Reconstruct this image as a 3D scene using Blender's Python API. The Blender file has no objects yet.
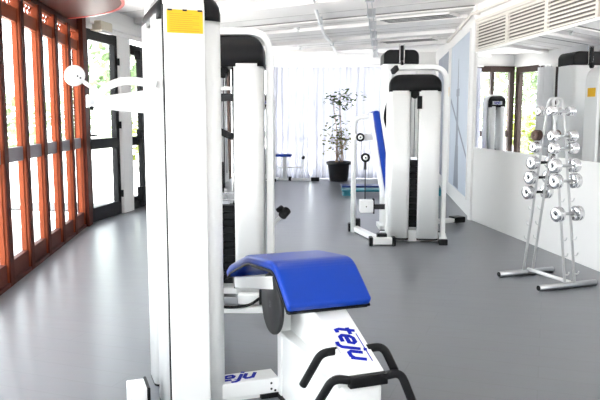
import bpy, bmesh, math, random
from mathutils import Vector, Matrix
random.seed(7)
scene = bpy.context.scene
COL = scene.collection
R = math.radians

# ------------------------------------------------------------------ camera
FOC = 680.0
cam_d = bpy.data.cameras.new('camera')
cam_d.sensor_width = 36.0
cam_d.lens = FOC / 600.0 * 36.0
cam_d.clip_start = 0.05
cam_d.clip_end = 300
cam = bpy.data.objects.new('camera', cam_d)
COL.objects.link(cam)
cam.location = (0, 0, 1.4)
cam.rotation_euler = (R(90) - math.atan(82 / FOC), 0, 0)
scene.camera = cam

# ------------------------------------------------------------------ world, exposure
world = bpy.data.worlds.new('daylight')
scene.world = world
world.use_nodes = True
wn = world.node_tree
wn.nodes.clear()
wo = wn.nodes.new('ShaderNodeOutputWorld')
wb = wn.nodes.new('ShaderNodeBackground')
wb.inputs['Color'].default_value = (0.93, 0.965, 1.0, 1)
wb.inputs['Strength'].default_value = 4.0
wn.links.new(wb.outputs[0], wo.inputs[0])
sun_d = bpy.data.lights.new('sun', 'SUN')
sun_d.energy = 20.0
sun_d.angle = R(0.6)
sun_d.color = (1.0, 0.96, 0.90)
sun = bpy.data.objects.new('sun', sun_d)
COL.objects.link(sun)
sun.rotation_euler = (R(-16), R(20), 0)      # high sun, from beyond the right-hand wall
vs = scene.view_settings
vs.view_transform = 'Standard'
vs.look = 'None'
vs.gamma = 1.0
vs.exposure = 1.0
vs.use_curve_mapping = False

# ------------------------------------------------------------------ materials
def mat(name, col, rough=0.5, metal=0.0, spec=0.5, noise=0.0, nscale=8.0, bump=0.0, coat=0.0):
    m = bpy.data.materials.new(name)
    m.use_nodes = True
    nt = m.node_tree
    b = nt.nodes['Principled BSDF']
    b.inputs['Base Color'].default_value = (*col, 1)
    b.inputs['Roughness'].default_value = rough
    b.inputs['Metallic'].default_value = metal
    b.inputs['Specular IOR Level'].default_value = spec
    b.inputs['Coat Weight'].default_value = coat
    if noise or bump:
        tc = nt.nodes.new('ShaderNodeTexCoord')
        nz = nt.nodes.new('ShaderNodeTexNoise')
        nz.inputs['Scale'].default_value = nscale
        nz.inputs['Detail'].default_value = 4
        nt.links.new(tc.outputs['Object'], nz.inputs['Vector'])
        if noise:
            mx = nt.nodes.new('ShaderNodeMix')
            mx.data_type = 'RGBA'
            mx.inputs[6].default_value = (*[c * (1 - noise) for c in col], 1)
            mx.inputs[7].default_value = (*[min(1, c * (1 + noise)) for c in col], 1)
            nt.links.new(nz.outputs['Fac'], mx.inputs[0])
            nt.links.new(mx.outputs[2], b.inputs['Base Color'])
        if bump:
            bp = nt.nodes.new('ShaderNodeBump')
            bp.inputs['Strength'].default_value = bump
            bp.inputs['Distance'].default_value = 0.01
            nt.links.new(nz.outputs['Fac'], bp.inputs['Height'])
            nt.links.new(bp.outputs[0], b.inputs['Normal'])
    return m

WHITE = mat('white_powder_coat', (0.86, 0.86, 0.85), 0.32, noise=0.015, nscale=3)
WALL = mat('white_wall_paint', (0.88, 0.87, 0.855), 0.6, noise=0.02, nscale=2)
CEIL = mat('white_ceiling_paint', (0.90, 0.875, 0.86), 0.6, noise=0.02, nscale=2)
CREAM = mat('cream_grille_paint', (0.80, 0.75, 0.70), 0.5, noise=0.02)
SLOT = mat('dark_recess', (0.16, 0.14, 0.13), 0.8, noise=0.1)
CLOTH = mat('white_curtain_cloth', (0.88, 0.88, 0.88), 0.9, spec=0.1, noise=0.02)
SEAM = mat('pale_grey_seam', (0.60, 0.575, 0.56), 0.8, noise=0.05)
SLOTG = mat('grey_recess', (0.16, 0.155, 0.155), 0.8, noise=0.1)
BLACK = mat('black_plastic', (0.008, 0.008, 0.009), 0.42, spec=0.2, noise=0.1)
RUBBER = mat('black_foam_rubber', (0.008, 0.008, 0.009), 0.6, spec=0.2, noise=0.2, nscale=60, bump=0.1)
IRON = mat('black_cast_iron', (0.006, 0.006, 0.007), 0.5, spec=0.2, noise=0.2)
DGREY = mat('dark_grey_metal', (0.035, 0.035, 0.037), 0.5, spec=0.2, noise=0.05)
CHROME = mat('chrome', (0.74, 0.74, 0.76), 0.1, metal=1.0, noise=0.02)
STEEL = mat('satin_steel', (0.55, 0.56, 0.58), 0.3, metal=1.0, noise=0.03)
RUSTY = mat('worn_bronze_iron', (0.12, 0.07, 0.055), 0.45, metal=0.5, noise=0.3, nscale=40)
BLUE = mat('blue_vinyl', (0.001, 0.040, 0.36), 0.36, spec=0.28, noise=0.06, nscale=30, bump=0.03)
NAVY = mat('navy_vinyl', (0.012, 0.04, 0.22), 0.35, noise=0.06, nscale=30)
INK = mat('blue_ink', (0.006, 0.016, 0.36), 0.5, spec=0.12, noise=0.02)
GREYINK = mat('grey_ink', (0.45, 0.45, 0.47), 0.5, noise=0.02)
YELLOW = mat('yellow_label', (0.90, 0.50, 0.012), 0.45, noise=0.03)
YLINE = mat('label_print', (0.70, 0.36, 0.01), 0.5, noise=0.02)
WOOD = mat('mahogany_varnish', (0.24, 0.052, 0.020), 0.45, spec=0.08, noise=0.3, nscale=5)
WOODD = mat('dark_mahogany', (0.075, 0.016, 0.011), 0.42, spec=0.07, noise=0.3, nscale=4)
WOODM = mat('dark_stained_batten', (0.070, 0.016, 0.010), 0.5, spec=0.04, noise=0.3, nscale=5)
WOODK = mat('brown_stained_panel', (0.10, 0.032, 0.024), 0.5, spec=0.05, noise=0.25, nscale=5)
REDTRIM = mat('red_edge_trim', (0.50, 0.03, 0.02), 0.3, noise=0.05)
RAILM = mat('lilac_grey_rail', (0.22, 0.20, 0.22), 0.5, spec=0.2, noise=0.05)
DFRAME = mat('charcoal_door_frame', (0.014, 0.014, 0.015), 0.5, spec=0.2, noise=0.1)
BROWNF = mat('dark_brown_frame', (0.05, 0.032, 0.027), 0.5, spec=0.2, noise=0.15)
BEIGE = mat('aged_beige_plastic', (0.62, 0.56, 0.44), 0.5, noise=0.05)
TEAL = mat('teal_rubber', (0.03, 0.22, 0.28), 0.5, noise=0.1)
TERRACE = mat('terrace_tiles', (0.72, 0.70, 0.69), 0.8, noise=0.06, nscale=1.5)
POT = mat('black_pot', (0.022, 0.023, 0.026), 0.45, noise=0.1)
SOIL = mat('potting_soil', (0.06, 0.04, 0.03), 0.9, noise=0.4, nscale=40)
BARK = mat('pale_bark', (0.36, 0.24, 0.15), 0.8, noise=0.25, nscale=30)
LEAF = mat('fig_leaf', (0.06, 0.10, 0.025), 0.6, spec=0.2, noise=0.5, nscale=6)
LEAFP = mat('young_fig_leaf', (0.22, 0.22, 0.06), 0.6, spec=0.2, noise=0.4, nscale=6)
LEAFD = mat('pale_sunlit_leaf', (0.26, 0.33, 0.17), 0.6, noise=0.4, nscale=3)
LEAFY = mat('yellow_green_leaf', (0.19, 0.23, 0.03), 0.6, noise=0.4, nscale=4)
LEAFG = mat('garden_leaf', (0.09, 0.15, 0.05), 0.6, noise=0.4, nscale=3)
POSTER = mat('pale_blue_print', (0.55, 0.61, 0.69), 0.5, noise=0.12, nscale=1.2)
POSTER2 = mat('grey_blue_print', (0.30, 0.33, 0.40), 0.5, noise=0.3, nscale=1.5)
PRINTD = mat('slate_print', (0.22, 0.25, 0.31), 0.5, noise=0.2, nscale=3)
PLASTIC_L = mat('grey_lettering', (0.75, 0.76, 0.80), 0.4, noise=0.02)
STONE = mat('pale_house_render', (0.62, 0.60, 0.58), 0.8, noise=0.05)
LGREY = mat('light_grey_tube', (0.66, 0.66, 0.66), 0.35, noise=0.02)
SHADEC = mat('outdoor_lounger_fabric', (0.30, 0.29, 0.32), 0.8, noise=0.05)

def glass_mat():
    m = bpy.data.materials.new('window_glass')
    m.use_nodes = True
    nt = m.node_tree
    nt.nodes.clear()
    o = nt.nodes.new('ShaderNodeOutputMaterial')
    mx = nt.nodes.new('ShaderNodeMixShader')
    t = nt.nodes.new('ShaderNodeBsdfTransparent')
    t.inputs[0].default_value = (0.96, 0.98, 0.98, 1)
    g = nt.nodes.new('ShaderNodeBsdfGlossy')
    g.inputs['Roughness'].default_value = 0.02
    lw = nt.nodes.new('ShaderNodeLayerWeight')
    lw.inputs['Blend'].default_value = 0.5
    pw = nt.nodes.new('ShaderNodeMath')
    pw.operation = 'POWER'
    pw.inputs[1].default_value = 5.0
    ma = nt.nodes.new('ShaderNodeMath')
    ma.operation = 'MULTIPLY_ADD'
    ma.inputs[1].default_value = 0.55
    ma.inputs[2].default_value = 0.035
    nt.links.new(lw.outputs['Facing'], pw.inputs[0])
    nt.links.new(pw.outputs[0], ma.inputs[0])
    nt.links.new(ma.outputs[0], mx.inputs[0])
    nt.links.new(t.outputs[0], mx.inputs[1])
    nt.links.new(g.outputs[0], mx.inputs[2])
    nt.links.new(mx.outputs[0], o.inputs[0])
    return m
GLASS = glass_mat()

def mirror_mat():
    m = bpy.data.materials.new('mirror_silver')
    m.use_nodes = True
    nt = m.node_tree
    nt.nodes.clear()
    o = nt.nodes.new('ShaderNodeOutputMaterial')
    g = nt.nodes.new('ShaderNodeBsdfGlossy')
    g.inputs['Color'].default_value = (0.93, 0.94, 0.95, 1)
    g.inputs['Roughness'].default_value = 0.0
    nt.links.new(g.outputs[0], o.inputs[0])
    return m
MIRROR = mirror_mat()

def sheer_mat():
    m = bpy.data.materials.new('sheer_white_voile')
    m.use_nodes = True
    nt = m.node_tree
    nt.nodes.clear()
    o = nt.nodes.new('ShaderNodeOutputMaterial')
    t = nt.nodes.new('ShaderNodeBsdfTransparent')
    d = nt.nodes.new('ShaderNodeBsdfDiffuse')
    d.inputs[0].default_value = (0.78, 0.78, 0.86, 1)
    l = nt.nodes.new('ShaderNodeBsdfTranslucent')
    l.inputs[0].default_value = (0.215, 0.218, 0.255, 1)
    m1 = nt.nodes.new('ShaderNodeMixShader')
    m1.inputs[0].default_value = 0.5
    m2 = nt.nodes.new('ShaderNodeMixShader')
    m2.inputs[0].default_value = 0.98
    nt.links.new(d.outputs[0], m1.inputs[1])
    nt.links.new(l.outputs[0], m1.inputs[2])
    nt.links.new(t.outputs[0], m2.inputs[1])
    nt.links.new(m1.outputs[0], m2.inputs[2])
    nt.links.new(m2.outputs[0], o.inputs[0])
    return m
SHEER = sheer_mat()

def floor_mat():
    m = bpy.data.materials.new('grey_vinyl_plank')
    m.use_nodes = True
    nt = m.node_tree
    b = nt.nodes['Principled BSDF']
    tc = nt.nodes.new('ShaderNodeTexCoord')
    mp = nt.nodes.new('ShaderNodeMapping')
    mp.inputs['Rotation'].default_value = (0, 0, R(20))
    nt.links.new(tc.outputs['Object'], mp.inputs[0])
    br = nt.nodes.new('ShaderNodeTexBrick')
    br.inputs['Color1'].default_value = (0.172, 0.179, 0.196, 1)
    br.inputs['Color2'].default_value = (0.178, 0.185, 0.202, 1)
    br.inputs['Mortar'].default_value = (0.156, 0.162, 0.177, 1)
    br.inputs['Scale'].default_value = 1.0
    br.inputs['Brick Width'].default_value = 1.4
    br.inputs['Row Height'].default_value = 0.18
    br.inputs['Mortar Size'].default_value = 0.0035
    nt.links.new(mp.outputs[0], br.inputs['Vector'])
    mp2 = nt.nodes.new('ShaderNodeMapping')
    mp2.inputs['Rotation'].default_value = (0, 0, R(20))
    mp2.inputs['Scale'].default_value = (1.2, 9, 1)
    nt.links.new(tc.outputs['Object'], mp2.inputs[0])
    nz = nt.nodes.new('ShaderNodeTexNoise')
    nz.inputs['Scale'].default_value = 2.2
    nz.inputs['Detail'].default_value = 6
    nt.links.new(mp2.outputs[0], nz.inputs['Vector'])
    mx = nt.nodes.new('ShaderNodeMix')
    mx.data_type = 'RGBA'
    mx.blend_type = 'OVERLAY'
    mx.inputs[0].default_value = 0.05
    nt.links.new(br.outputs['Color'], mx.inputs[6])
    nt.links.new(nz.outputs['Color'], mx.inputs[7])
    nt.links.new(mx.outputs[2], b.inputs['Base Color'])
    rr = nt.nodes.new('ShaderNodeMapRange')
    rr.inputs['To Min'].default_value = 0.26
    rr.inputs['To Max'].default_value = 0.34
    nt.links.new(nz.outputs['Fac'], rr.inputs['Value'])
    nt.links.new(rr.outputs[0], b.inputs['Roughness'])
    b.inputs['Specular IOR Level'].default_value = 0.45
    return m
FLOORM = floor_mat()

# ------------------------------------------------------------------ mesh helpers
class MB:
    """collects shapes and links them as ONE mesh object"""
    def __init__(self):
        self.bm = bmesh.new()
        self.smooth = False
    def _x(self, verts, M):
        if M is not None:
            for v in verts:
                v.co = M @ v.co
    def box(self, x0, x1, y0, y1, z0, z1, M=None):
        vs = [self.bm.verts.new(p) for p in ((x0, y0, z0), (x1, y0, z0), (x1, y1, z0), (x0, y1, z0),
                                            (x0, y0, z1), (x1, y0, z1), (x1, y1, z1), (x0, y1, z1))]
        for f in ((0, 3, 2, 1), (4, 5, 6, 7), (0, 1, 5, 4), (1, 2, 6, 5), (2, 3, 7, 6), (3, 0, 4, 7)):
            self.bm.faces.new([vs[i] for i in f])
        self._x(vs, M)
        return self
    def beam(self, p, q, w, t, up=(0, 0, 1)):
        """rectangular bar from p to q, w wide sideways, t thick along up"""
        p, q = Vector(p), Vector(q)
        d = (q - p).normalized()
        up = Vector(up)
        s = d.cross(up).normalized()
        u = s.cross(d).normalized()
        vs = []
        for c in (p, q):
            for a, b in ((-1, -1), (1, -1), (1, 1), (-1, 1)):
                vs.append(self.bm.verts.new(c + s * (a * w / 2) + u * (b * t / 2)))
        for f in ((0, 3, 2, 1), (4, 5, 6, 7), (0, 1, 5, 4), (1, 2, 6, 5), (2, 3, 7, 6), (3, 0, 4, 7)):
            self.bm.faces.new([vs[i] for i in f])
        return self
    def prism(self, poly, h0, h1, M=None, axis='z'):
        """polygon of (a,b) pushed from h0 to h1; axis z: (a,b,h); y: (a,h,b); x: (h,a,b)"""
        def P(a, b, h):
            return {'z': (a, b, h), 'y': (a, h, b), 'x': (h, a, b)}[axis]
        lo = [self.bm.verts.new(P(a, b, h0)) for a, b in poly]
        hi = [self.bm.verts.new(P(a, b, h1)) for a, b in poly]
        n = len(poly)
        self.bm.faces.new(lo[::-1])
        self.bm.faces.new(hi)
        for i in range(n):
            j = (i + 1) % n
            self.bm.faces.new([lo[i], lo[j], hi[j], hi[i]])
        self._x(lo + hi, M)
        return self
    def tube(self, path, r, seg=10, caps=True, ref=None, closed=False, rect=None):
        path = [Vector(p) for p in path]
        n = len(path)
        rings = []
        for i, p in enumerate(path):
            if closed:
                t = (path[(i + 1) % n] - path[i - 1]).normalized()
            else:
                t = (path[min(i + 1, n - 1)] - path[max(i - 1, 0)]).normalized()
            if ref is None:
                rf = Vector((0, 0, 1)) if abs(t.z) < 0.95 else Vector((0, 1, 0))
                if i and rings:
                    rf = last
                a = (rf - t * rf.dot(t))
                if a.length < 1e-5:
                    a = t.orthogonal()
                a.normalize()
                last = a
            else:
                a = Vector(ref)
                a = (a - t * a.dot(t)).normalized()
            b = t.cross(a)
            rad = r[i] if isinstance(r, (list, tuple)) else r
            ring = []
            if rect:
                k = 1.0
                if not closed and 0 < i < n - 1:
                    cs = (path[i + 1] - p).normalized().dot((p - path[i - 1]).normalized())
                    k = 1 / max(0.5, math.sqrt((1 + cs) / 2))
                for sx, sy in ((-1, -1), (1, -1), (1, 1), (-1, 1)):
                    ring.append(self.bm.verts.new(p + a * (sx * rect[0] / 2) + b * (sy * rect[1] / 2 * k)))
            else:
                for k in range(seg):
                    th = 2 * math.pi * k / seg
                    ring.append(self.bm.verts.new(p + (a * math.cos(th) + b * math.sin(th)) * rad))
            rings.append(ring)
        m = len(rings[0])
        rng = range(n if closed else n - 1)
        for i in rng:
            A, B = rings[i], rings[(i + 1) % n]
            for k in range(m):
                f = self.bm.faces.new([A[k], A[(k + 1) % m], B[(k + 1) % m], B[k]])
                f.smooth = not rect
        if caps and not closed:
            self.bm.faces.new(rings[0][::-1])
            self.bm.faces.new(rings[-1])
        return self
    def cyl(self, p, q, r, seg=14):
        return self.tube([p, q], r, seg)
    def lathe(self, prof, seg=24, M=None, smooth=True):
        """prof of (r, h) about local z"""
        rings, allv = [], []
        for r, hh in prof:
            ring = [self.bm.verts.new((r * math.cos(2 * math.pi * k / seg), r * math.sin(2 * math.pi * k / seg), hh)) for k in range(seg)]
            rings.append(ring)
            allv += ring
        for A, B in zip(rings, rings[1:]):
            for k in range(seg):
                f = self.bm.faces.new([A[k], A[(k + 1) % seg], B[(k + 1) % seg], B[k]])
                f.smooth = smooth
        self.bm.faces.new(rings[0][::-1])
        self.bm.faces.new(rings[-1])
        self._x(allv, M)
        return self
    def quad(self, pts):
        self.bm.faces.new([self.bm.verts.new(p) for p in pts])
        return self
    def build(self, name, m, parent=None, bevel=0.0, bseg=2, M=None):
        if M is not None:
            bmesh.ops.transform(self.bm, matrix=M, verts=self.bm.verts)
        bmesh.ops.recalc_face_normals(self.bm, faces=self.bm.faces)
        me = bpy.data.meshes.new(name)
        self.bm.to_mesh(me)
        self.bm.free()
        o = bpy.data.objects.new(name, me)
        COL.objects.link(o)
        me.materials.append(m)
        if parent is not None:
            o.parent = parent
        if bevel:
            md = o.modifiers.new('edge', 'BEVEL')
            md.width = bevel
            md.segments = bseg
            md.limit_method = 'ANGLE'
            md.angle_limit = R(35)
        return o

def fillet(pts, r, n=6):
    """round the inner corners of a 3-D polyline"""
    pts = [Vector(p) for p in pts]
    out = [pts[0]]
    for a, b, c in zip(pts, pts[1:], pts[2:]):
        u, v = (a - b), (c - b)
        rr = min(r, u.length * 0.49, v.length * 0.49)
        s, e = b + u.normalized() * rr, b + v.normalized() * rr
        for k in range(n + 1):
            t = k / n
            out.append(s * (1 - t) ** 2 + b * (2 * t * (1 - t)) + e * t ** 2)
    out.append(pts[-1])
    return out

def thing(name, label, cat, loc=(0, 0, 0), rz=0.0, group=None):
    o = bpy.data.objects.new(name, None)
    o.empty_display_size = 0.1
    COL.objects.link(o)
    o.location = loc
    o.rotation_euler = (0, 0, rz)
    o['label'] = label
    o['category'] = cat
    if group:
        o['group'] = group
    return o

def tag(o, label, cat, group=None, kind=None):
    o['label'] = label
    o['category'] = cat
    if group:
        o['group'] = group
    if kind:
        o['kind'] = kind
    return o

def struct(o, label=None, cat=None):
    o['kind'] = 'structure'
    if label:
        o['label'] = label
    if cat:
        o['category'] = cat
    return o

def dup(root, label=None, loc=None, rz=None):
    r = root.copy()
    COL.objects.link(r)
    if loc is not None:
        r.location = loc
    if rz is not None:
        r.rotation_euler = (0, 0, rz)
    if label:
        r['label'] = label
    for ch in [o for o in bpy.data.objects if o.parent == root]:
        c = ch.copy()
        COL.objects.link(c)
        c.parent = r
        for g in [o for o in bpy.data.objects if o.parent == ch]:
            d = g.copy()
            COL.objects.link(d)
            d.parent = c
    return r

def lettering(name, xh, m, parent, M, shear=0.35):
    """the slanted lower-case maker's word, letter strokes laid flat; xh is the letter height"""
    strokes = [
        (0.0, [(.34, 1.42), (.34, .30), (.48, .06), (.80, .06)]), (0.0, [(.06, .96), (.82, .96)]),
        (1.0, [(.10, .50), (.86, .50), (.86, .80), (.70, .96), (.26, .96), (.08, .78), (.08, .24), (.26, .06), (.84, .06)]),
        (2.05, [(.42, 1.05), (.42, -.22), (.24, -.40), (-.12, -.40)]), (2.05, [(.42, 1.24), (.42, 1.48)]),
        (2.78, [(.08, 1.05), (.08, .24), (.24, .06), (.62, .06), (.80, .24)]), (2.78, [(.82, 1.05), (.82, -.02)])]
    b = MB()
    for n_, (ox_, pl) in enumerate(strokes):
        path = [((ox_ + x - 1.85 + shear * (y - .5)) * xh, (y - .5) * xh, 0.0004 + n_ * 0.00003) for x, y in pl]
        b.tube(path, 0, rect=(0.0008, 0.30 * xh), ref=(0, 0, 1))
    o = b.build(name, m, parent)
    o.matrix_local = M
    return o

def frame_matrix(origin, xdir, ydir):
    x = Vector(xdir).normalized()
    y = Vector(ydir)
    y = (y - x * y.dot(x)).normalized()
    z = x.cross(y)
    M = Matrix((x, y, z)).transposed().to_4x4()
    M.translation = Vector(origin)
    return M

# ------------------------------------------------------------------ room outline
CH = 2.90                                    # ceiling height
def xl(y): return -2.42 - 0.1127 * (y - 5.546)       # window wall on the left
def xb(y): return -2.769 + 0.1756 * (y - 9.083)      # door wall further along on the left
def xr(y): return 3.478 - 0.1198 * y                 # mirror wall on the right
def xf(y): return 2.364 + 0.1144 * (y - 9.3)         # poster wall beyond it
YB, YK = 15.93, -3.2                         # far wall, added glazed wall behind the camera
CL = 8.90                                    # corner where the left wall bends
CR = 9.30

def wallbar(fn, y0, y1, o0, o1, z0, z1):
    """upright slab along the line x = fn(y): o0..o1 is how far it reaches into the room (+) on the left walls"""
    return [(fn(y0) + o0, y0), (fn(y1) + o0, y1), (fn(y1) + o1, y1), (fn(y0) + o1, y0)], z0, z1

def slab(fn, y0, y1, o0, o1, z0, z1, b=None):
    b = b or MB()
    poly, a, c = wallbar(fn, y0, y1, o0, o1, z0, z1)
    return b.prism(poly, a, c)

outline = [(xl(YK), YK), (xl(CL), CL), (xb(YB), YB), (xf(YB), YB), (xf(CR), CR), (xr(YK), YK)]
big = [(xl(YK) - .2, YK - .1), (xl(CL) - .2, CL), (xb(YB) - .2, YB + .2), (xf(YB) + .2, YB + .2), (xf(CR) + .2, CR), (xr(YK) + .2, YK - .1)]
struct(MB().prism(big, -0.12, 0.0).build('floor', FLOORM))
struct(MB().prism(big, CH, CH + 0.15).build('ceiling', CEIL))

# right side
b = slab(xr, YK, CR, 0, 0.16, 0, CH)
struct(b.build('wall_right', WALL))
struct(slab(xf, CR, YB, 0, 0.16, 0, CH).build('wall_far_right', WALL))
struct(slab(xr, 9.28, 9.36, -0.03, 0, 0, CH).build('trim_1', WALL), 'white pilaster at the bend of the right wall', 'trim')

# left window wall --------------------------------------------------
ul = Vector((-0.112, 0.9937, 0)).normalized()
POSTS = [5.60 + 0.632 * k for k in range(-13, 6)]
POSTS = [y for y in POSTS if y > YK + 0.1]
struct(slab(xl, YK, CL, -0.12, -0.02, 2.50, CH).build('wall_left', WOODD))
for i, y in enumerate(POSTS):
    o = slab(xl, y - 0.055, y + 0.055, -0.075, 0.0, 0.0, 2.50).build('trim_%d' % (i + 10), WOOD, bevel=0.004)
    struct(o)
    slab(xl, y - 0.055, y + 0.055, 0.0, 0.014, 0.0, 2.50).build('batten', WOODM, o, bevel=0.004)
for i, (y0, y1) in enumerate(zip(POSTS, POSTS[1:])):
    a, c = y0 + 0.055, y1 - 0.055
    w = thing('window_%d' % (i + 1), 'mahogany framed floor length window bay', 'window')
    del w['label'], w['category']
    w['kind'] = 'structure'
    slab(xl, a, c, -0.07, -0.015, 0.0, 0.19).build('kick_panel', WOODK, w, bevel=0.004)
    slab(xl, a, c, -0.065, -0.02, 1.02, 1.145).build('middle_rail', RAILM, w, bevel=0.004)
    fr = slab(xl, a, c, -0.07, -0.02, 2.24, 2.36)
    slab(xl, a, a + 0.012, -0.06, -0.025, 0.19, 2.24, fr)
    slab(xl, c - 0.012, c, -0.06, -0.025, 0.19, 2.24, fr)
    slab(xl, a, c, -0.07, -0.02, 2.47, 2.5, fr)
    fr.build('window_frame', WOOD, w)
    lt = MB()
    for k in range(5):                        # open lattice above the transom
        t0, t1 = a + (c - a) * k / 5, a + (c - a) * (k + 1) / 5
        lt.beam((xl(t0) - .07, t0, 2.36), (xl(t1) - .07, t1, 2.47), 0.012, 0.012, up=(1, 0, 0))
        lt.beam((xl(t0) - .07, t0, 2.47), (xl(t1) - .07, t1, 2.36), 0.012, 0.012, up=(1, 0, 0))
    lt.build('lattice', WOOD, w)
    slab(xl, a, c, -0.045, -0.040, 0.19, 2.24).build('pane', GLASS, w)
struct(slab(xl, 8.72, CL + 0.06, -0.10, 0.05, 0, 2.74).build('trim_2', WOODM, bevel=0.005))
struct(slab(xl, YK, 8.75, -0.02, 0.012, 0.0, 0.035).build('baseboard_left', WOODD))

# round dropped soffit of dark wood at the window wall
pts = []
for k in range(49):
    th = R(-100 + 200 * k / 48)
    x, y = -3.30 + 1.58 * math.cos(th), 6.60 + 1.58 * math.sin(th)
    if x > xl(y) - 0.0:
        pts.append((x, y))
pts2 = [(xl(pts[0][1]), pts[0][1])] + pts + [(xl(pts[-1][1]), pts[-1][1])]
sf = MB().prism(pts2, 2.545, CH).build('ceiling_soffit', WOODD)
struct(sf, 'round dropped soffit of dark polished wood', 'soffit')
rm = MB().tube([(x, y, 2.56) for x, y in pts], 0.0, rect=(0.045, 0.03), ref=(0, 0, 1)).build('edge_trim', REDTRIM, sf)

# left door wall ------------------------------------------------------
def dslab(y0, y1, o0, o1, z0, z1, b=None): return slab(xb, y0, y1, o0, o1, z0, z1, b)
struct(dslab(CL, YB, -0.14, 0.0, 2.60, CH).build('wall_far_left', WALL))
struct(dslab(CL + .1, 12.0, 0.0, 0.07, 2.62, 2.72).build('trim_3', WALL, bevel=0.01))
struct(dslab(CL + .1, 12.0, 0.0, 0.04, 2.56, 2.62).build('trim_4', WALL, bevel=0.008))
struct(dslab(9.98, 10.32, -0.14, 0.02, 0, 2.60).build('trim_5', WALL, bevel=0.01))
struct(dslab(11.55, 14.85, -0.14, 0.0, 0, 2.60).build('wall_left_of_far_window', WALL))
def glazed_door(n, fn, y0, y1, m, stile=None, handle=True, top=2.58):
    d = thing('door_%d' % n, '', '')
    del d['label'], d['category']
    d['kind'] = 'structure'
    fr = slab(fn, y0, y0 + 0.09, -0.10, -0.02, 0.0, top)
    slab(fn, y1 - 0.09, y1, -0.10, -0.02, 0.0, top, fr)
    slab(fn, y0 + .09, y1 - .09, -0.10, -0.02, top - 0.15, top, fr)
    slab(fn, y0 + .09, y1 - .09, -0.10, -0.02, 0.0, 0.19, fr)
    slab(fn, y0 + .09, y1 - .09, -0.10, -0.02, 0.98, 1.12, fr)
    if stile:
        slab(fn, stile - 0.05, stile + 0.05, -0.10, 0.0, 0.0, top, fr)
    fr.build('door_frame', m, d, bevel=0.005)
    slab(fn, y0 + 0.09, y1 - 0.09, -0.063, -0.057, 0.19, top - 0.15).build('pane', GLASS, d)
    if handle:
        hx, hy = fn(y0 + 0.05), y0 + 0.05
        k = MB().cyl((hx - .02, hy, 1.17), (hx + 0.05, hy, 1.17), 0.014)
        k.cyl((hx + 0.045, hy, 1.17), (hx + 0.045, hy + 0.11, 1.17), 0.011)
        k.box(hx - 0.022, hx - 0.012, hy - 0.02, hy + 0.02, 1.08, 1.26)
        k.build('door_handle', BLACK, d)
        for z in (0.3, 1.3, 2.2):
            MB().cyl((fn(y1) + 0.0, y1 - 0.02, z - .05), (fn(y1) + 0.0, y1 - .02, z + .05), 0.018).build('hinge', BLACK, d)
    return d
glazed_door(1, xb, 9.02, 9.97, DFRAME, top=2.58)
d2 = glazed_door(2, xb, 10.33, 11.54, DFRAME, handle=False, top=2.50)
x1 = lambda y: xb(y)
b = slab(xb, 10.62, 10.72, -0.02, 0.05, 0.05, 2.4)
b.build('meeting_stile', DFRAME, d2)
b = slab(xb, 10.55, 10.80, -0.015, 0.075, 2.28, 2.42)
slab(xb, 10.55, 10.80, -0.015, 0.075, 1.08, 1.22, b)
slab(xb, 10.52, 10.83, -0.015, 0.075, 0.12, 0.34, b)
b.build('lock_bracket', DFRAME, d2, bevel=0.008)
# far left window bay (seen in the mirror)
w = thing('window_40', '', '')
del w['label'], w['category']
w['kind'] = 'structure'
fr = dslab(14.85, 14.93, -0.10, -0.01, 0.0, 2.6)
dslab(15.72, 15.86, -0.10, -0.01, 0.0, 2.6, fr)
dslab(14.93, 15.72, -0.10, -0.01, 2.46, 2.6, fr)
dslab(14.93, 15.72, -0.10, -0.01, 0.0, 0.15, fr)
fr.build('window_frame', BROWNF, w)
dslab(14.93, 15.72, -0.06, -0.054, 0.15, 2.46).build('pane', GLASS, w)

# far wall ------------------------------------------------------------
XBL, XBR = xb(YB), xf(YB)
struct(MB().box(XBL - .1, XBR + .1, YB, YB + 0.15, 2.62, CH).build('wall_back', WALL))
struct(MB().box(2.25, XBR + .1, YB, YB + 0.15, 0, 2.62).build('wall_back_right', WALL))
d3 = thing('door_3', '', '')
del d3['label'], d3['category']
d3['kind'] = 'structure'
fr = MB()
for x0, x1_ in ((XBL, XBL + .12), (-1.05, -0.97), (-.72, -.62)):
    fr.box(x0, x1_, YB - 0.06, YB + 0.05, 0, 2.62)
fr.box(XBL + .12, -.72, YB - 0.05, YB + 0.05, 2.48, 2.62)
fr.box(XBL + .12, -.72, YB - 0.05, YB + 0.05, 0, 0.2)
fr.box(XBL + .12, -.72, YB - 0.05, YB + 0.05, 0.95, 1.10)
fr.build('door_frame', BROWNF, d3)
MB().box(XBL + .12, -.72, YB - 0.004, YB + 0.004, 0.2, 2.48).build('pane', GLASS, d3)
for i, (x0, x1_) in enumerate(((-.62, .35), (.35, 1.30), (1.30, 2.25))):
    w = thing('window_%d' % (41 + i), '', '')
    del w['label'], w['category']
    w['kind'] = 'structure'
    fr = MB().box(x0, x0 + .05, YB + .02, YB + .09, 0, 2.62).box(x1_ - .05, x1_, YB + .02, YB + .09, 0, 2.62)
    fr.box(x0 + .05, x1_ - .05, YB + .02, YB + .09, 2.55, 2.62).box(x0 + .05, x1_ - .05, YB + .02, YB + .09, 0, 0.08)
    fr.box(x0 + .05, x1_ - .05, YB + .02, YB + .09, 0.88, 0.95)
    fr.build('window_frame', WALL, w)
    MB().box(x0 + .05, x1_ - .05, YB + .05, YB + .056, 0.08, 2.55).build('pane', GLASS, w)

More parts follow.
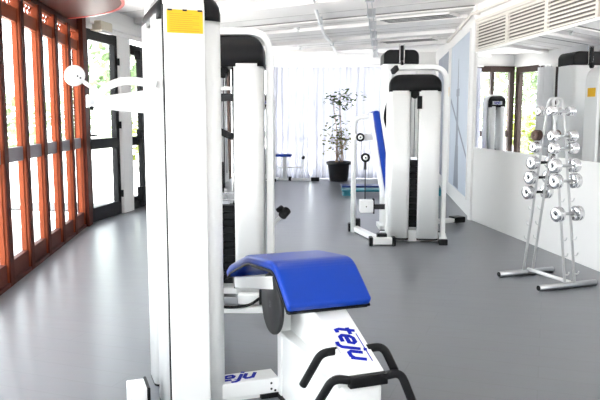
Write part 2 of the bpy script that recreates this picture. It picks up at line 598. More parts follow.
# unseen glazed wall behind the camera, added to let frontal daylight in
w = thing('window_50', '', '')
del w['label'], w['category']
w['kind'] = 'structure'
fr = MB()
x0, x1_ = xl(YK), xr(YK)
for k in range(4):
    x = x0 + (.75 - x0) * k / 3
    fr.box(x - .04, x + .04, YK - .08, YK, 0, CH)
fr.box(x0, .75, YK - .08, YK, 2.82, CH)
fr.box(x0, .75, YK - .08, YK, 0, .1)
struct(MB().box(.79, x1_ + .1, YK - .1, YK, 0, CH).build('wall_added_behind', WALL))  # unseen solid part, added to cut the daylight from behind the camera
fr.build('window_frame', WALL, w)
MB().box(x0, .75, YK - .045, YK - .04, 0.1, 2.82).build('pane', GLASS, w)

# ------------------------------------------------------------------ ceiling boards, slots
bd = Vector((0.834, -0.552, 0)).normalized()       # direction the ceiling boards run
bn = Vector((0.552, 0.834, 0)).normalized()
def board(c, width, drop, name, m, x0=None, x1=None):
    """a board whose near edge passes through (0, c)"""
    def yy(x, off): return c + off - 0.662 * x
    b = MB()
    wv = width / 0.834
    poly = []
    # clip in x against the side walls, by a simple search
    def lim(off, sgn):
        x = 0.0
        while True:
            y = yy(x, off)
            lo = xl(y) if y < CL else xb(min(y, YB))
            hi = xr(y) if y < CR else xf(min(y, YB))
            if sgn > 0 and x >= hi - 0.02: return x
            if sgn < 0 and (x <= lo + 0.02 or y > YB - 0.03): return x
            x += 0.01 * sgn
    a0, a1 = lim(0, -1), lim(0, 1)
    b0, b1 = lim(wv, -1), lim(wv, 1)
    if x0 is not None:
        a0 = b0 = x0
    if x1 is not None:
        a1 = b1 = x1
    poly = [(a0, yy(a0, 0)), (a1, yy(a1, 0)), (b1, yy(b1, wv)), (b0, yy(b0, wv))]
    b.prism(poly, CH - drop, CH)
    return b.build(name, m)
n = 60
for c, wd, dr in ((5.6, .30, .07), (7.2, .30, .07), (8.85, .42, .08), (10.95, .16, .025), (11.75, .22, .05), (13.55, .26, .06), (15.25, .3, .07)):
    struct(board(c, wd, dr, 'trim_%d' % n, CEIL))
    n += 1
for c in (8.3, 9.75, 10.25, 11.4, 12.75, 13.2, 14.55, 14.95):
    struct(board(c, .022, .004, 'trim_%d' % n, SEAM))
    n += 1
for c in (10.86, 10.80 + 1.42, 14.0):
    struct(board(c, .035, .012, 'trim_%d' % n, SLOTG))
    n += 1

def slot_vent(p, q, label):
    p, q = Vector((*p, 0)), Vector((*q, 0))
    mid = (p + q) / 2
    L_ = (q - p).length
    rz = math.atan2(q.y - p.y, q.x - p.x)
    t = thing('slot_diffuser', label, 'air vent', (mid.x, mid.y, CH), rz, 'slot diffusers in the ceiling')
    MB().box(-L_ / 2 - .03, L_ / 2 + .03, -.20, .20, -.05, 0).build('frame', CEIL, t)
    for k in range(3):
        y = -.125 + .125 * k
        MB().box(-L_ / 2, L_ / 2, y - .035, y + .035, -.054, -.048).build('slot', SLOTG, t)
slot_vent((1.28, 10.55), (2.18, 9.95), 'three-slot ceiling vent nearer the right wall top, the larger and closer of two')
slot_vent((1.62, 13.45), (2.5, 12.87), 'three-slot ceiling vent above the tall rear cable tower, farther of two')

# white conduit running along the ceiling
p = fillet([(0.12, 7.2, CH - .06), (0.18, 8.95, CH - .05), (0.40, 11.6, CH - .11), (0.62, 13.4, CH - .08), (0.86, 15.9, CH - .13)], .3, 4)
t = thing('ceiling_conduit', 'white kinked cable conduit running along the middle of the ceiling', 'conduit')
MB().tube(p, 0.026, 8).build('pipe', WHITE, t)
for q in ((0.30, 10.4, CH - .085), (0.62, 13.4, CH - .085)):
    MB().box(q[0] - .035, q[0] + .035, q[1] - .02, q[1] + .02, q[2] - .03, CH).build('clip', STEEL, t)
# thin twin steel cables clamped along the ceiling, right of the conduit
t = thing('ceiling_cable', 'thin clamped twin steel cable along the ceiling, right of the white conduit', 'cable')
q0, q1 = Vector((0.80, 8.4, CH - .10)), Vector((1.70, 15.88, CH - .10))
for dx in (0, .06):
    MB().cyl(q0 + Vector((dx, 0, 0)), q1 + Vector((dx * 1.3, 0, 0)), 0.006, 6).build('wire', STEEL, t)
for k in range(7):
    q = q0.lerp(q1, k / 6.0)
    MB().box(q.x - .02, q.x + .09, q.y - .03, q.y + .03, q.z - .015, CH).build('clamp', STEEL, t)
# small fittings on the ceiling
for i, (x, y, lab) in enumerate(((-.05, 11.0, 'small pale ceiling fitting on the dark seam left of the conduit'), (.0, 14.6, 'small pale ceiling fitting near the far curtain, left of the conduit'))):
    t = thing('ceiling_spot', lab, 'spotlight', (x, y, CH - (0.08 if i == 0 else 0.0)), 0, 'ceiling fittings')
    MB().cyl((0, 0, -.02), (0, 0, 0), 0.05).build('base', WHITE, t)
    MB().cyl((0, 0, -.06), (0.02, -.03, -.02), 0.03).build('lamp_head', WHITE, t)

# ------------------------------------------------------------------ mirror wall fittings
rzR = math.atan2(1.0, -0.1198)                   # local x runs away from the camera along the wall
def on_right(y, z=0.0): return (xr(y), y, z)
# local frame: x along wall (farther), y points out of the room? -> left normal of direction = into the room (+y)
def rthing(name, label, cat, y, z, group=None):
    return thing(name, label, cat, on_right(y, z), rzR, group)
S = math.sqrt(1 + 0.1198 ** 2)
t = rthing('wall_mirror', 'long frameless mirror on the right wall reflecting doors and curtains', 'mirror', 9.22, 1.01)
t.rotation_euler = (0, 0, rzR - R(2.0))
l0, l1 = (4.3 - 9.22) * S, 0.0
MB().box(l0, l1, 0.006, 0.012, 0, 1.245).build('mirror_glass', MIRROR, t)
MB().prism([(l0, l0 * math.tan(R(2.0)) + .003), (l1, 0.0), (l1, .0055), (l0, .0055)], -.02, 1.265).build('backing', WALL, t)
b = MB().box(l0, l1, 0.0, 0.02, -.022, 0).box(l0, l1, 0.0, 0.02, 1.245, 1.27).box(l1, l1 + .03, 0.0, 0.02, -.022, 1.27)
b.build('frame', WALL, t)
edges = [9.24, 8.27, 7.29, 6.31, 5.33, 4.35]
nm = ['louvred wall grille at the far end above the mirror, beside the pilaster', 'louvred wall grille above the mirror, second from the pilaster',
      'louvred wall grille above the mirror, third from the pilaster', 'louvred wall grille over the near half of the mirror, mostly outside the photo',
      'louvred wall grille nearest the camera above the mirror']
for i in range(3):
    y0, y1 = edges[i], edges[i + 1]
    ym = (y0 + y1) / 2
    Lh = (y0 - y1) * S / 2
    t = rthing('vent_grille', nm[i], 'vent', ym, 2.305, 'louvred grilles above the mirror')
    MB().box(-Lh + .03, Lh - .03, 0.002, 0.008, 0, 0.32).build('recess', SLOT, t)
    b = MB().box(-Lh, -Lh + .035, 0, 0.035, -.03, 0.35).box(Lh - .035, Lh, 0, 0.035, -.03, .35)
    b.box(-Lh + .035, Lh - .035, 0, 0.035, 0.32, 0.35).box(-Lh + .035, Lh - .035, 0, 0.035, -.03, 0.0)
    b.build('frame', CREAM, t)
    for k in range(8):
        z = 0.005 + k * 0.04
        MB().prism([(0.008, z + .014), (0.034, z), (0.034, z + 0.018), (0.008, z + .03)], -Lh + .035, Lh - .035, axis='x').build('slat', CREAM, t)
# near part of the band above the mirror is plain
struct(slab(xr, YK, 6.28, -0.02, 0, 2.275, 2.66).build('trim_6', CREAM))
struct(slab(xr, YK, 9.28, -0.03, 0, 2.665, 2.70).build('trim_7', CREAM))
# conduit along the wall top
p = [(xf(12.9) - .03, 12.9, 2.80), (xf(11) - .03, 11, 2.81), (xf(9.45) - .05, 9.45, 2.80), (xr(9.2) - .05, 9.2, 2.78), (xr(7) - .04, 7, 2.78), (xr(5) - .04, 5, 2.78)]
t = thing('wall_conduit', 'cream pipe following the top of the right wall above the grilles', 'conduit')
MB().tube(p, 0.02, 8).build('pipe', CREAM, t)
for q in (p[1], p[3], p[4]):
    MB().box(q[0] - .012, q[0] + .05, q[1] - .015, q[1] + .015, q[2] - .03, q[2] + .03).build('clip', CREAM, t)

# posters on the far right wall
rzF = math.atan2(1.0, 0.1144)
SF = math.sqrt(1 + 0.1144 ** 2)
def poster(y0, y1, label, m, tower):
    ym = (y0 + y1) / 2
    t = thing('wall_poster', label, 'poster', (xf(ym), ym, 0.25), rzF, 'tall posters on the far right wall')
    Lh = (y1 - y0) / 2 * SF
    MB().box(-Lh, Lh, 0.0, 0.012, 0, 2.38).build('sheet', m, t)
    b = MB()
    if tower:
        for k, (z0, z1, w0, w1) in enumerate(((0.02, .7, .34, .20), (.7, 1.5, .16, .10), (1.5, 1.62, .2, .2), (1.62, 2.1, .06, .02))):
            b.prism([(0.1 - w0, z0), (0.1 + w0, z0), (0.1 + w1, z1), (0.1 - w1, z1)], 0.012, 0.0135, axis='y')
        b.prism([(-Lh + .1, .62), (-Lh + .1, .56), (Lh - .1, 1.42), (Lh - .1, 1.50)], 0.012, 0.0138, axis='y')
    else:
        b.prism([(-Lh, .0), (Lh, .0), (Lh, 1.1), (.1, 1.0), (-.1, 1.3), (-Lh, .8)], 0.012, 0.0135, axis='y')
    b.build('print', PRINTD, t)
    b = MB().box(-Lh - .03, -Lh, 0, .02, -.03, 2.41).box(Lh, Lh + .03, 0, .02, -.03, 2.41).box(-Lh, Lh, 0, .02, -.03, 0).box(-Lh, Lh, 0, .02, 2.38, 2.41)
    b.build('frame', WALL, t)
poster(9.85, 12.3, 'tall pale blue poster with a grey spire next to the pilaster', POSTER, True)
poster(12.75, 14.9, 'tall darker grey-blue poster farther along, partly behind the central weight tower', POSTER2, False)

# ------------------------------------------------------------------ curtains
def curtain(pts_fn, s0, s1, z0, z1, waves, amp, label, group='sheer white curtains', m=None):
    n_ = int(waves * 14)
    b = bmesh.new()
    rows = 14
    grid = []
    ph = random.random() * 6
    for j in range(rows + 1):
        v = j / rows
        row = []
        for i in range(n_ + 1):
            u = i / n_
            a = amp * (0.45 + 0.75 * v)
            off = a * math.sin(2 * math.pi * waves * u + ph + 0.5 * math.sin(5 * u * math.pi + 2)) + 0.35 * a * math.sin(2 * math.pi * waves * 2.3 * u + 1.1 + v)
            s = s0 + (s1 - s0) * u + 0.012 * math.sin(7 * v + 13 * u)
            x, y = pts_fn(s, off)
            row.append(b.verts.new((x, y, z1 + (z0 - z1) * v)))
        grid.append(row)
    for j in range(rows):
        for i in range(n_):
            f = b.faces.new([grid[j][i], grid[j][i + 1], grid[j + 1][i + 1], grid[j + 1][i]])
            f.smooth = True
    me = bpy.data.meshes.new('fabric')
    b.to_mesh(me)
    b.free()
    me.materials.append(m or SHEER)
    t = thing('sheer_curtain', label, 'curtain', (0, 0, 0), 0, group)
    o = bpy.data.objects.new('fabric', me)
    COL.objects.link(o)
    o.parent = t
    # gathered heading with rings
    k = int(waves * 1.0)
    for i in range(k):
        x, y = pts_fn(s0 + (s1 - s0) * (i + .5) / k, 0.0)
        MB().cyl((x, y, z1 - 0.02), (x, y, z1 + .035), 0.006, 6).build('hook', STEEL, t)
    return t
def backline(s, off): return (s, YB - 0.22 + off)
curtain(backline, -.66, .21, 0.02, 2.55, 5.5, 0.05, 'sheer white curtain panel left of the potted plant')
curtain(backline, .26, 1.21, 0.02, 2.55, 5.5, 0.05, 'sheer white curtain panel directly behind the potted plant')
curtain(backline, 1.26, 2.2, 0.02, 2.55, 5.5, 0.05, 'sheer white curtain panel at the right, behind the weight machines')
def leftline(s, off): return (xb(s) + 0.14 + off, s)
curtain(leftline, 13.05, 14.22, 0.02, 2.52, 8, 0.04, 'wide white curtain nearer the camera than the dark strip, seen in the mirror', m=CLOTH)
curtain(leftline, 14.38, 14.86, 0.02, 2.52, 4, 0.04, 'narrow white curtain between far left window and dark strip, seen in the mirror', m=CLOTH)
struct(slab(xb, 14.27, 14.33, 0, 0.12, 0, 2.5).build('trim_8', BROWNF))
curtain(leftline, 11.7, 12.95, 0.02, 2.52, 9, 0.04, 'white curtain beyond the second glazed door, seen in the mirror', m=CLOTH)
t = thing('curtain_rail', 'thin white curtain rail across the far wall', 'curtain rail')
MB().cyl((-.70, YB - .22, 2.60), (2.24, YB - .22, 2.60), 0.014).build('rod', WHITE, t)
for x in (-.66, .8, 2.2):
    MB().box(x - .012, x + .012, YB - .23, YB, 2.59, 2.62).build('bracket', WHITE, t)
t = thing('curtain_rail', 'white curtain rail along the left wall, seen in the mirror', 'curtain rail')
MB().cyl((xb(11.65) + .14, 11.65, 2.57), (xb(14.84) + .14, 14.84, 2.57), 0.014).build('rod', WHITE, t)
for y in (11.68, 14.30):
    MB().box(xb(y), xb(y) + .15, y - .012, y + .012, 2.55, 2.58).build('bracket', WHITE, t)

# ------------------------------------------------------------------ weight tower builder (local: front is -y)
def tower(t, W=0.70, H=2.0, bar=0.05, barw=0.18, gap=0.05, sh_out=0.29, depth=0.36, cov0=1.79, cov1=1.94, sh_top=None, stack_top=0.74, base=True, yoff=0.0, foff=0.0, fx=0.0, sh_bot=0.05):
    hw = W / 2 - bar / 2
    path = fillet([(fx - hw, foff, 0.0), (fx - hw, foff, H - bar / 2), (fx + hw, foff, H - bar / 2), (fx + hw, foff, 0.0)], 0.16, 8)
    MB().tube(path, 0, rect=(barw, bar), ref=(0, 1, 0)).build('upright_frame', WHITE, t, bevel=0.008)
    sh_top = sh_top or cov0 + 0.02
    for s in (-1, 1):
        a, c = (gap, sh_out)
        r = 0.06
        poly = []
        # rounded box in plan
        for cx_, cy_, t0 in ((c - r, depth / 2 - r, 0), (a + r * .6, depth / 2 - r * .6, 90), (a + r * .6, -depth / 2 + r * .6, 180), (c - r, -depth / 2 + r, 270)):
            rr = r if cx_ > (a + c) / 2 else r * .6
            for k in range(7):
                th = R(t0 + 90 * k / 6)
                poly.append((s * (cx_ + rr * math.cos(th)), cy_ + rr * math.sin(th)))
        if s < 0:
            poly = poly[::-1]
        o = MB().prism(poly, sh_bot, sh_top).build('shroud', WHITE, t)
        for f in o.data.polygons:
            f.use_smooth = abs(f.normal.z) < 0.5
        MB().prism([(x * 1.0, y) for x, y in poly], min(0.03, sh_bot - .012), sh_bot).build('shroud_foot', BLACK, t)
    # black head cover, rounded towards the top on all sides
    hh, hd = sh_out + 0.006, depth / 2 - 0.004
    cb = bmesh.new()
    rings = []
    rr = min(0.13, (cov1 - cov0) * 0.75)
    lv = [(cov0, 0.0), (cov1 - rr, 0.0)] + [(cov1 - rr + rr * math.sin(R(15 * k)), rr * (1 - math.cos(R(15 * k)))) for k in range(1, 7)]
    for z, ins in lv:
        a, c = hh - ins, hd - ins * 1.1
        ring = []
        for sx, sy, t0 in ((1, 1, 0), (-1, 1, 90), (-1, -1, 180), (1, -1, 270)):
            q = 0.035
            for k in range(4):
                th = R(t0 + 30 * k)
                ring.append(cb.verts.new((sx * (a - q) + q * math.cos(th), yoff + sy * (c - q) + q * math.sin(th), z)))
        rings.append(ring)
    for A, B in zip(rings, rings[1:]):
        for k in range(16):
            f = cb.faces.new([A[k], A[(k + 1) % 16], B[(k + 1) % 16], B[k]])
            f.smooth = True
    cb.faces.new(rings[0][::-1])
    cb.faces.new(rings[-1])
    mb = MB()
    mb.bm.free()
    mb.bm = cb
    mb.build('head_cover', BLACK, t)
    # weight stack
    g = max(gap + .05, 0.07)
    n_ = 11
    z0 = 0.16
    dz = (stack_top - z0) / n_
    for k in range(n_):
        MB().box(-g, g, -0.06, 0.07, z0 + k * dz, z0 + (k + 1) * dz - 0.006).build('weight_plate', IRON, t, bevel=0.003)
    for sx in (-0.5, 0.5):
        MB().cyl((g * sx, 0.0, 0.12), (g * sx, 0.0, cov0 + .03), 0.009).build('guide_rod', CHROME, t)
    st = MB().cyl((0, 0, stack_top), (0, 0, stack_top + 0.12), 0.014)
    st.box(-0.035, 0.035, -0.03, 0.03, stack_top, stack_top + 0.03)
    st.build('selector_stem', STEEL, t)
    MB().cyl((0, 0, stack_top + .12), (0, 0, cov0 + .02), 0.004, 6).build('cable', DGREY, t)
    pu = MB().lathe([(0.03, -.012), (0.045, -.012), (0.04, 0), (0.045, .012), (.03, .012)], 18, M=Matrix.Translation((0, -0.03, cov0 - 0.03)) @ Matrix.Rotation(R(90), 4, 'X'))
    pu.build('pulley', BLACK, t)
    MB().box(-g, g, -0.09, 0.09, 0.0, 0.13).build('stack_base', WHITE, t, bevel=0.006)
    if base:
        MB().box(-W / 2 + bar, W / 2 - bar, -0.05, 0.05, 0.0, 0.06).build('base_bar', WHITE, t, bevel=0.005)
        for s in (-1, 1):
            MB().box(s * W / 2 - .045, s * W / 2 + .045, -.26, .26, 0.012, 0.06).build('foot_bar', WHITE, t, bevel=0.006)
            for q in (-1, 1):
                MB().box(s * W / 2 - .048, s * W / 2 + .048, q * .26 - .03, q * .26 + .03, 0.0, 0.065).build('foot_cap', BLACK, t, bevel=0.008)

def placed(t, M, fn):
    """run a builder that parents parts to t, then carry the new parts by M"""
    before = set(o.name for o in bpy.data.objects)
    fn()
    for o in [o for o in bpy.data.objects if o.name not in before]:
        if o.parent == t:
            o.matrix_local = M @ o.matrix_local

# ------------------------------------------------------------------ the near leg curl machine
# local frame: x to the right across the bench, y away from the camera along the bench
t = thing('leg_curl_machine', 'large white leg curl machine nearest the camera, blue bent bench and yellow label', 'gym machine', (-0.064, 2.85, 0), R(20))
NEAR = t
TM = Matrix.Translation((-0.306, 0.71, 0)) @ Matrix.Rotation(R(90), 4, 'Z')
placed(t, TM, lambda: tower(t, W=0.70, H=2.02, bar=0.055, barw=0.178, gap=0.06, sh_out=0.285, depth=0.302, foff=0.034, cov0=1.84, cov1=1.98, sh_top=1.865, sh_bot=0.012, base=False))
MB().box(-.39, -.29, 0.36, 1.06, 0.0, 0.07).build('base_bar', WHITE, t, bevel=0.006)
MB().box(-.4345, -.27, .402, .424, 0.02, 1.90).build('gap_shade', BLACK, t)  # black strip painted in for the shade in the seam beside the upright
fb = MB().box(-.62, -.535, .46, .60, 0.0, 0.125).build('foot_block', WHITE, t, bevel=0.006)
MB().box(-.537, -.522, .45, .61, 0.0, 0.13).build('foot_cap', BLACK, t, bevel=0.005)
# yellow label on the front upright
lb = MB().box(-.421, -.262, .355, .3605, 1.772, 1.872).build('warning_label', YELLOW, t)
lb['label'] = 'yellow printed warning label'
b = MB()
for k in range(9):
    b.box(-.408, -.408 + (.13 if k % 3 else .10), .3542, .3552, 1.852 - k * .009, 1.855 - k * .009)
b.build('print_lines', YLINE, lb)
for x in (-.408, -.342, -.275):
    MB().box(x - .010, x + .010, .353, .3555, 1.866, 1.8735).build('label_clip', DGREY, lb)
# bent pad: side profile (y, z), pushed along x
def thick(prof, d):
    """lower side of a profile, d below, along its own normals"""
    out = []
    for i, p in enumerate(prof):
        a, c = Vector(prof[max(i - 1, 0)]), Vector(prof[min(i + 1, len(prof) - 1)])
        tg = (c - a).normalized()
        nrm = Vector((tg.y, -tg.x))
        if nrm.y > 0: nrm = -nrm
        out.append((p[0] + nrm.x * d, p[1] + nrm.y * d))
    return out
def smooth2(prof, r):
    return [(v.x, v.y) for v in fillet([(a, c, 0) for a, c in prof], r, 6)]
top = smooth2([(1.10, 0.515), (1.03, .565), (0.644, 0.700), (0.185, 0.752), (0.04, 0.650), (-0.028, .600)], 0.07)
lowp = thick(top, 0.046)
pad = MB().prism(top + lowp[::-1], 0.008, 0.404, axis='x').build('bench_pad', BLUE, t, bevel=0.016, bseg=4)
front = [p for p in top if p[0] < 0.60]
lo2 = thick(front, 0.046)
lo3 = thick(front, 0.060)
MB().prism(lo2 + lo3[::-1], 0.016, 0.396, axis='x').build('pad_board', BLACK, t, bevel=0.003)
low = thick(top, 0.047)
for x in (0.012, 0.400):
    MB().tube([(x, y, z) for y, z in low], 0.006, 6).build('piping', BLACK, t)
# carrier tube under the rear pad
MB().beam((0.085, 1.06, .453), (0.085, .33, .618), 0.075, 0.065).build('pad_carrier', WHITE, t, bevel=0.006)
MB().beam((0.085, 1.075, .449), (0.085, 1.055, .454), 0.08, 0.07).build('carrier_cap', BLACK, t, bevel=0.004)
# dark cam wheel
MB().lathe([(0.02, -.012), (.145, -.012), (.15, -.006), (.15, .006), (.145, .012), (.02, .012)], 36, M=Matrix.Translation((0.062, .375, .505)) @ Matrix.Rotation(R(90), 4, 'Y')).build('cam_wheel', DGREY, t)
MB().cyl((0.05, .375, .505), (.14, .375, .505), .02).build('cam_axle', CHROME, t)
# post, body, sloping beam
MB().box(.112, .30, .40, .455, 0.0, .685).build('post', WHITE, t, bevel=0.005)
body = MB().prism([(.40, 0.0), (.40, .345), (-.33, .35), (-.352, .33), (-.352, 0.0)], .118, .292, axis='x').build('bench_body', WHITE, t, bevel=0.012)
MB().prism([(.41, .330), (.41, .352), (-.33, .36), (-.33, .335)], .108, .30, axis='x').build('body_flange', WHITE, t, bevel=0.006)
MB().box(.105, .305, -.36, .46, 0.0, 0.018).build('body_sole', RUBBER, t)
gus = MB().prism([(.20, .60), (.05, .53), (-.34, .375), (-.34, .345), (.40, .345), (.40, .64)], .165, .268, axis='x').build('beam_web', WHITE, t)
ang = math.atan2(.153, .353)
bdv = Vector((0, -math.cos(ang), -math.sin(ang)))
nv = Vector((0, -math.sin(ang), math.cos(ang)))
pA, pB = Vector((.22, .10, .566)), Vector((.22, -.352, .387))
bdv = (pB - pA).normalized()
nv = Vector((1, 0, 0)).cross(bdv)
if nv.z < 0: nv = -nv
MB().beam(pA, pB, 0.152, 0.028, up=nv).build('sloping_beam', WHITE, t, bevel=0.004)
MB().box(.138, .302, -.382, -.350, .350, .396).build('end_clamp', BLACK, t, bevel=0.004)
# logo on the beam, read from the pad towards the clamp
mid = pA + (pB - pA) * 0.62 + nv * 0.0146
LM = frame_matrix(mid - Vector((.0, 0, 0)), bdv, (1, 0, 0))
lg = lettering('logo_lettering', 0.058, INK, t, LM)
lm = LM
sw = MB()
sw.box(-.050, .125, .049, .0535, 0, .0007)
sw.build('logo_swoosh', INK, t, M=lm)
sc = MB()
for k in range(12):
    sc.box(-.005 + k * .0055, -.0015 + k * .0055, -.066, -.060, 0, .0006)
sc.build('small_print', GREYINK, t, M=lm)
# black foam handles, two pairs
for nm_, ps in (('hand_grip', [(.155, -.20, .445), (.085, -.205, .445), (.04, -.114, .281)]),
                ('hand_grip', [(.285, -.22, .445), (.36, -.22, .448), (.395, -.263, .35)]),
                ('hand_grip', [(.15, -.366, .38), (.08, -.345, .39), (.030, -.30, .27)]),
                ('hand_grip', [(.29, -.366, .38), (.36, -.375, .390), (.395, -.426, .265)])):
    MB().tube(fillet(ps, .045, 6), .0175, 12).build(nm_, RUBBER, t)
# base beam with the second logo
MB().box(-.20, .115, .44, .572, .022, .10).build('base_beam', WHITE, t, bevel=0.005)
MB().box(.02, .115, .432, .58, 0.0, .022).build('base_sole', RUBBER, t)
MB().box(-.20, .02, .46, .55, 0.0, .022).build('base_foot', WHITE, t)
LM2 = frame_matrix((-.105, .512, .1004), (1, 0, 0), (0, 1, 0))
lettering('logo_lettering', 0.062, INK, t, LM2, 0.5)
b = MB().box(.0, .035, -.030, -.026, 0, .0006)
b.build('logo_swoosh', INK, t, M=LM2)
bl = MB()
for y_, z_ in ((.4385, .075), (.4385, .045)):
    bl.cyl((.075, y_, z_), (.075, .441, z_), .006, 8)
bl.cyl((.095, .4385, .035), (.095, .441, .035), .006, 8)
bl.build('bolt', BLACK, t)
# lever arm reaching out to the left with its round white knob
ar = MB().prism([(-.765, 1.445), (-.765, 1.502), (-.685, 1.497), (-.50, 1.525), (-.50, 1.42)], .42, .48, axis='y').build('lever_bracket', WHITE, t, bevel=0.004)
MB().tube(fillet([(-.745, .45, 1.455), (-.684, .45, 1.538), (-.597, .45, 1.568), (-.46, .45, 1.552)], .05, 5), 0, rect=(.05, .034), ref=(0, 1, 0)).build('lever_arm', WHITE, t, bevel=0.004)
MB().cyl((-.73, .45, 1.525), (-.80, .45, 1.577), .009).build('knob_rod', WHITE, t)
MB().lathe([(.012, -.055), (.036, -.052), (.043, -.04), (.043, .04), (.036, .052), (.012, .055)], 28, M=Matrix.Translation((-.81, .45, 1.582)) @ Matrix.Rotation(R(90), 4, 'X')).build('round_knob', WHITE, t)
MB().cyl((-.745, .412, 1.468), (-.745, .42, 1.468), .011).build('bolt', STEEL, t)
MB().cyl((-.745, .412, 1.442), (-.745, .42, 1.442), .009).build('bolt', BLACK, t)
kb = MB().cyl((-.80, .393, 1.578), (-.80, .396, 1.578), .004, 8).cyl((-.788, .393, 1.57), (-.788, .396, 1.57), .004, 8)
kb.build('screw', DGREY, t)

# ------------------------------------------------------------------ second weight tower, behind the near machine
t = thing('cable_weight_tower', 'white weight tower standing behind the near machine, black head cover and visible stack', 'gym machine', (-0.565, 5.08, 0), 0)
tower(t, W=0.74, H=2.045, bar=0.05, barw=0.20, gap=0.088, sh_out=0.30, depth=0.36, cov0=1.765, cov1=1.995, sh_top=1.785, stack_top=0.76)
MB().cyl((.03, -.10, 1.0), (.03, -.10, 1.72), .006, 8).build('pulley_cable', STEEL, t)
MB().box(-.06, .075, -.12, -.09, 1.60, 1.625).build('crossbar', WHITE, t)
MB().box(-.04, .085, -.13, -.08, 1.52, 1.575).build('cable_guide', DGREY, t, bevel=0.006)
MB().beam((-.03, -.12, 1.31), (.085, -.12, 1.26), .03, .05).build('guide_block', BLACK, t, bevel=0.006)
MB().cyl((-.015, -.1, .86), (-.015, -.1, 1.08), .022).build('spring_tube', BLACK, t)
for z in (.80, .85):
    MB().cyl((-.06, -.09, z), (.085, -.09, z), .006, 8).build('stack_pin', CHROME, t)
MB().box(.00, .115, -.30, -.20, .055, .12).build('pulley_box', STEEL, t, bevel=0.006)
MB().box(.115, .30, -.28, -.20, .06, .13).build('front_box', WHITE, t, bevel=0.006)
MB().box(-.37, .42, -.31, -.19, 0.0, .045).build('front_plate', WHITE, t, bevel=0.006)
MB().tube(fillet([(-.12, -.32, .07), (.06, -.33, .05), (.2, -.32, .06), (.30, -.26, .12)], .05), .011, 8).build('cable_hose', BLACK, t)
MB().box(.27, .30, -.30, -.26, .06, .17).build('hose_clip', BLACK, t, bevel=0.004)
MB().beam((.33, .0, .57), (.455, -.04, .70), .024, .03).build('roller_lever', WHITE, t, bevel=0.004)
rl = MB().cyl((.43, -.07, .675), (.47, -.02, .715), .034)
rl.build('foam_roller', RUBBER, t, bevel=0.008)
MB().cyl((.40, -.06, .715), (.43, -.02, .735), .02).build('roller_stop', BLACK, t, bevel=0.005)

# ------------------------------------------------------------------ central machine: weight tower with chest press frame and blue back pad
t = thing('chest_press_machine', 'white weight tower in mid room with a slanted blue back pad at its left', 'gym machine', (1.315, 7.75, 0), 0)
placed(t, Matrix.Translation((-.018, 0, 0)) @ Matrix.Rotation(R(-9.5), 4, 'Z'), lambda: tower(t, W=0.68, fx=0.026, H=1.985, bar=0.05, barw=0.20, gap=0.046, sh_out=0.283, depth=0.36, cov0=1.69, cov1=1.885, stack_top=0.93, sh_top=1.70))
MB().beam((-.30, -.16, 1.90), (-.24, -.10, 1.955), .04, .06).build('top_bracket', DGREY, t, bevel=0.006)
MB().box(-.02, .03, -.2, -.16, 1.50, 1.64).build('cable_clamp', BLACK, t, bevel=0.004)
ox, oy = -1.315, -7.75
def w_(x, y, z): return (x + ox, y + oy, z)
MB().tube(fillet([w_(.655, 8.30, .0), w_(.655, 8.30, 1.415), w_(.94, 8.22, 1.415), w_(.97, 8.22, .62), w_(1.04, 8.1, .42)], .13, 8), .031, 12).build('side_frame', WHITE, t)
pads = Matrix.Translation(w_(.955, 8.02, .97)) @ Matrix.Rotation(R(-9.5), 4, 'Y')
MB().box(-.035, .045, -.15, .15, -.52, .52, M=pads).build('back_pad', BLUE, t, bevel=0.03, bseg=3)
MB().box(-.052, -.036, -.14, .14, -.50, .50, M=pads).build('pad_edge_panel', PLASTIC_L, t, bevel=0.006)
MB().beam(w_(1.06, 8.05, 1.2), w_(1.16, 8.05, .40), .06, .05, up=(1, 0, 0)).build('pad_post', WHITE, t)
def wheel(x, y, z, r):
    M = Matrix.Translation(w_(x, y, z)) @ Matrix.Rotation(R(90), 4, 'X')
    o = MB().lathe([(r * .55, -.014), (r, -.014), (r * .9, 0), (r, .014), (r * .55, .014)], 22, M=M).build('pulley', BLACK, t)
    MB().lathe([(.004, -.02), (r * .55, -.02), (r * .55, .02), (.004, .02)], 18, M=M).build('hub', WHITE, o)
    MB().lathe([(.003, -.024), (r * .2, -.024), (r * .2, .024), (.003, .024)], 10, M=M).build('axle', BLACK, o)
MB().box(*[v for pr in zip(w_(.66, 8.24, 1.13), w_(.95, 8.27, 1.21)) for v in pr]).build('pulley_bar', WHITE, t, bevel=0.006)
wheel(.725, 8.21, 1.17, .052)
wheel(.79, 8.21, .925, .056)
MB().box(*[v for pr in zip(w_(.775, 8.20, .78), w_(.805, 8.22, .88)) for v in pr]).build('pulley_yoke', DGREY, t, bevel=0.004)
MB().cyl(w_(.79, 8.21, .42), w_(.79, 8.21, .80), .006, 8).cyl(w_(.74, 8.21, 1.14), w_(.735, 8.21, .92), .004, 6).build('cable', DGREY, t)
MB().box(*[v for pr in zip(w_(.725, 8.12, .265), w_(.885, 8.28, .415)) for v in pr]).build('pivot_block', WHITE, t, bevel=0.008)
MB().box(*[v for pr in zip(w_(.885, 8.14, .25), w_(.90, 8.26, .43)) for v in pr]).build('block_cap', BLACK, t, bevel=0.004)
MB().box(*[v for pr in zip(w_(.90, 8.17, .30), w_(1.10, 8.23, .36)) for v in pr]).build('pivot_shaft', DGREY, t)
MB().cyl(w_(.80, 8.118, .34), w_(.80, 8.122, .34), .008, 8).build('pivot_bolt', BLACK, t)
MB().tube(fillet([w_(1.06, 8.1, 1.20), w_(1.0, 8.08, 1.38), w_(1.0, 8.05, 1.46), w_(1.02, 8.0, 1.58)], .05), .016, 10).build('hand_grip', RUBBER, t)
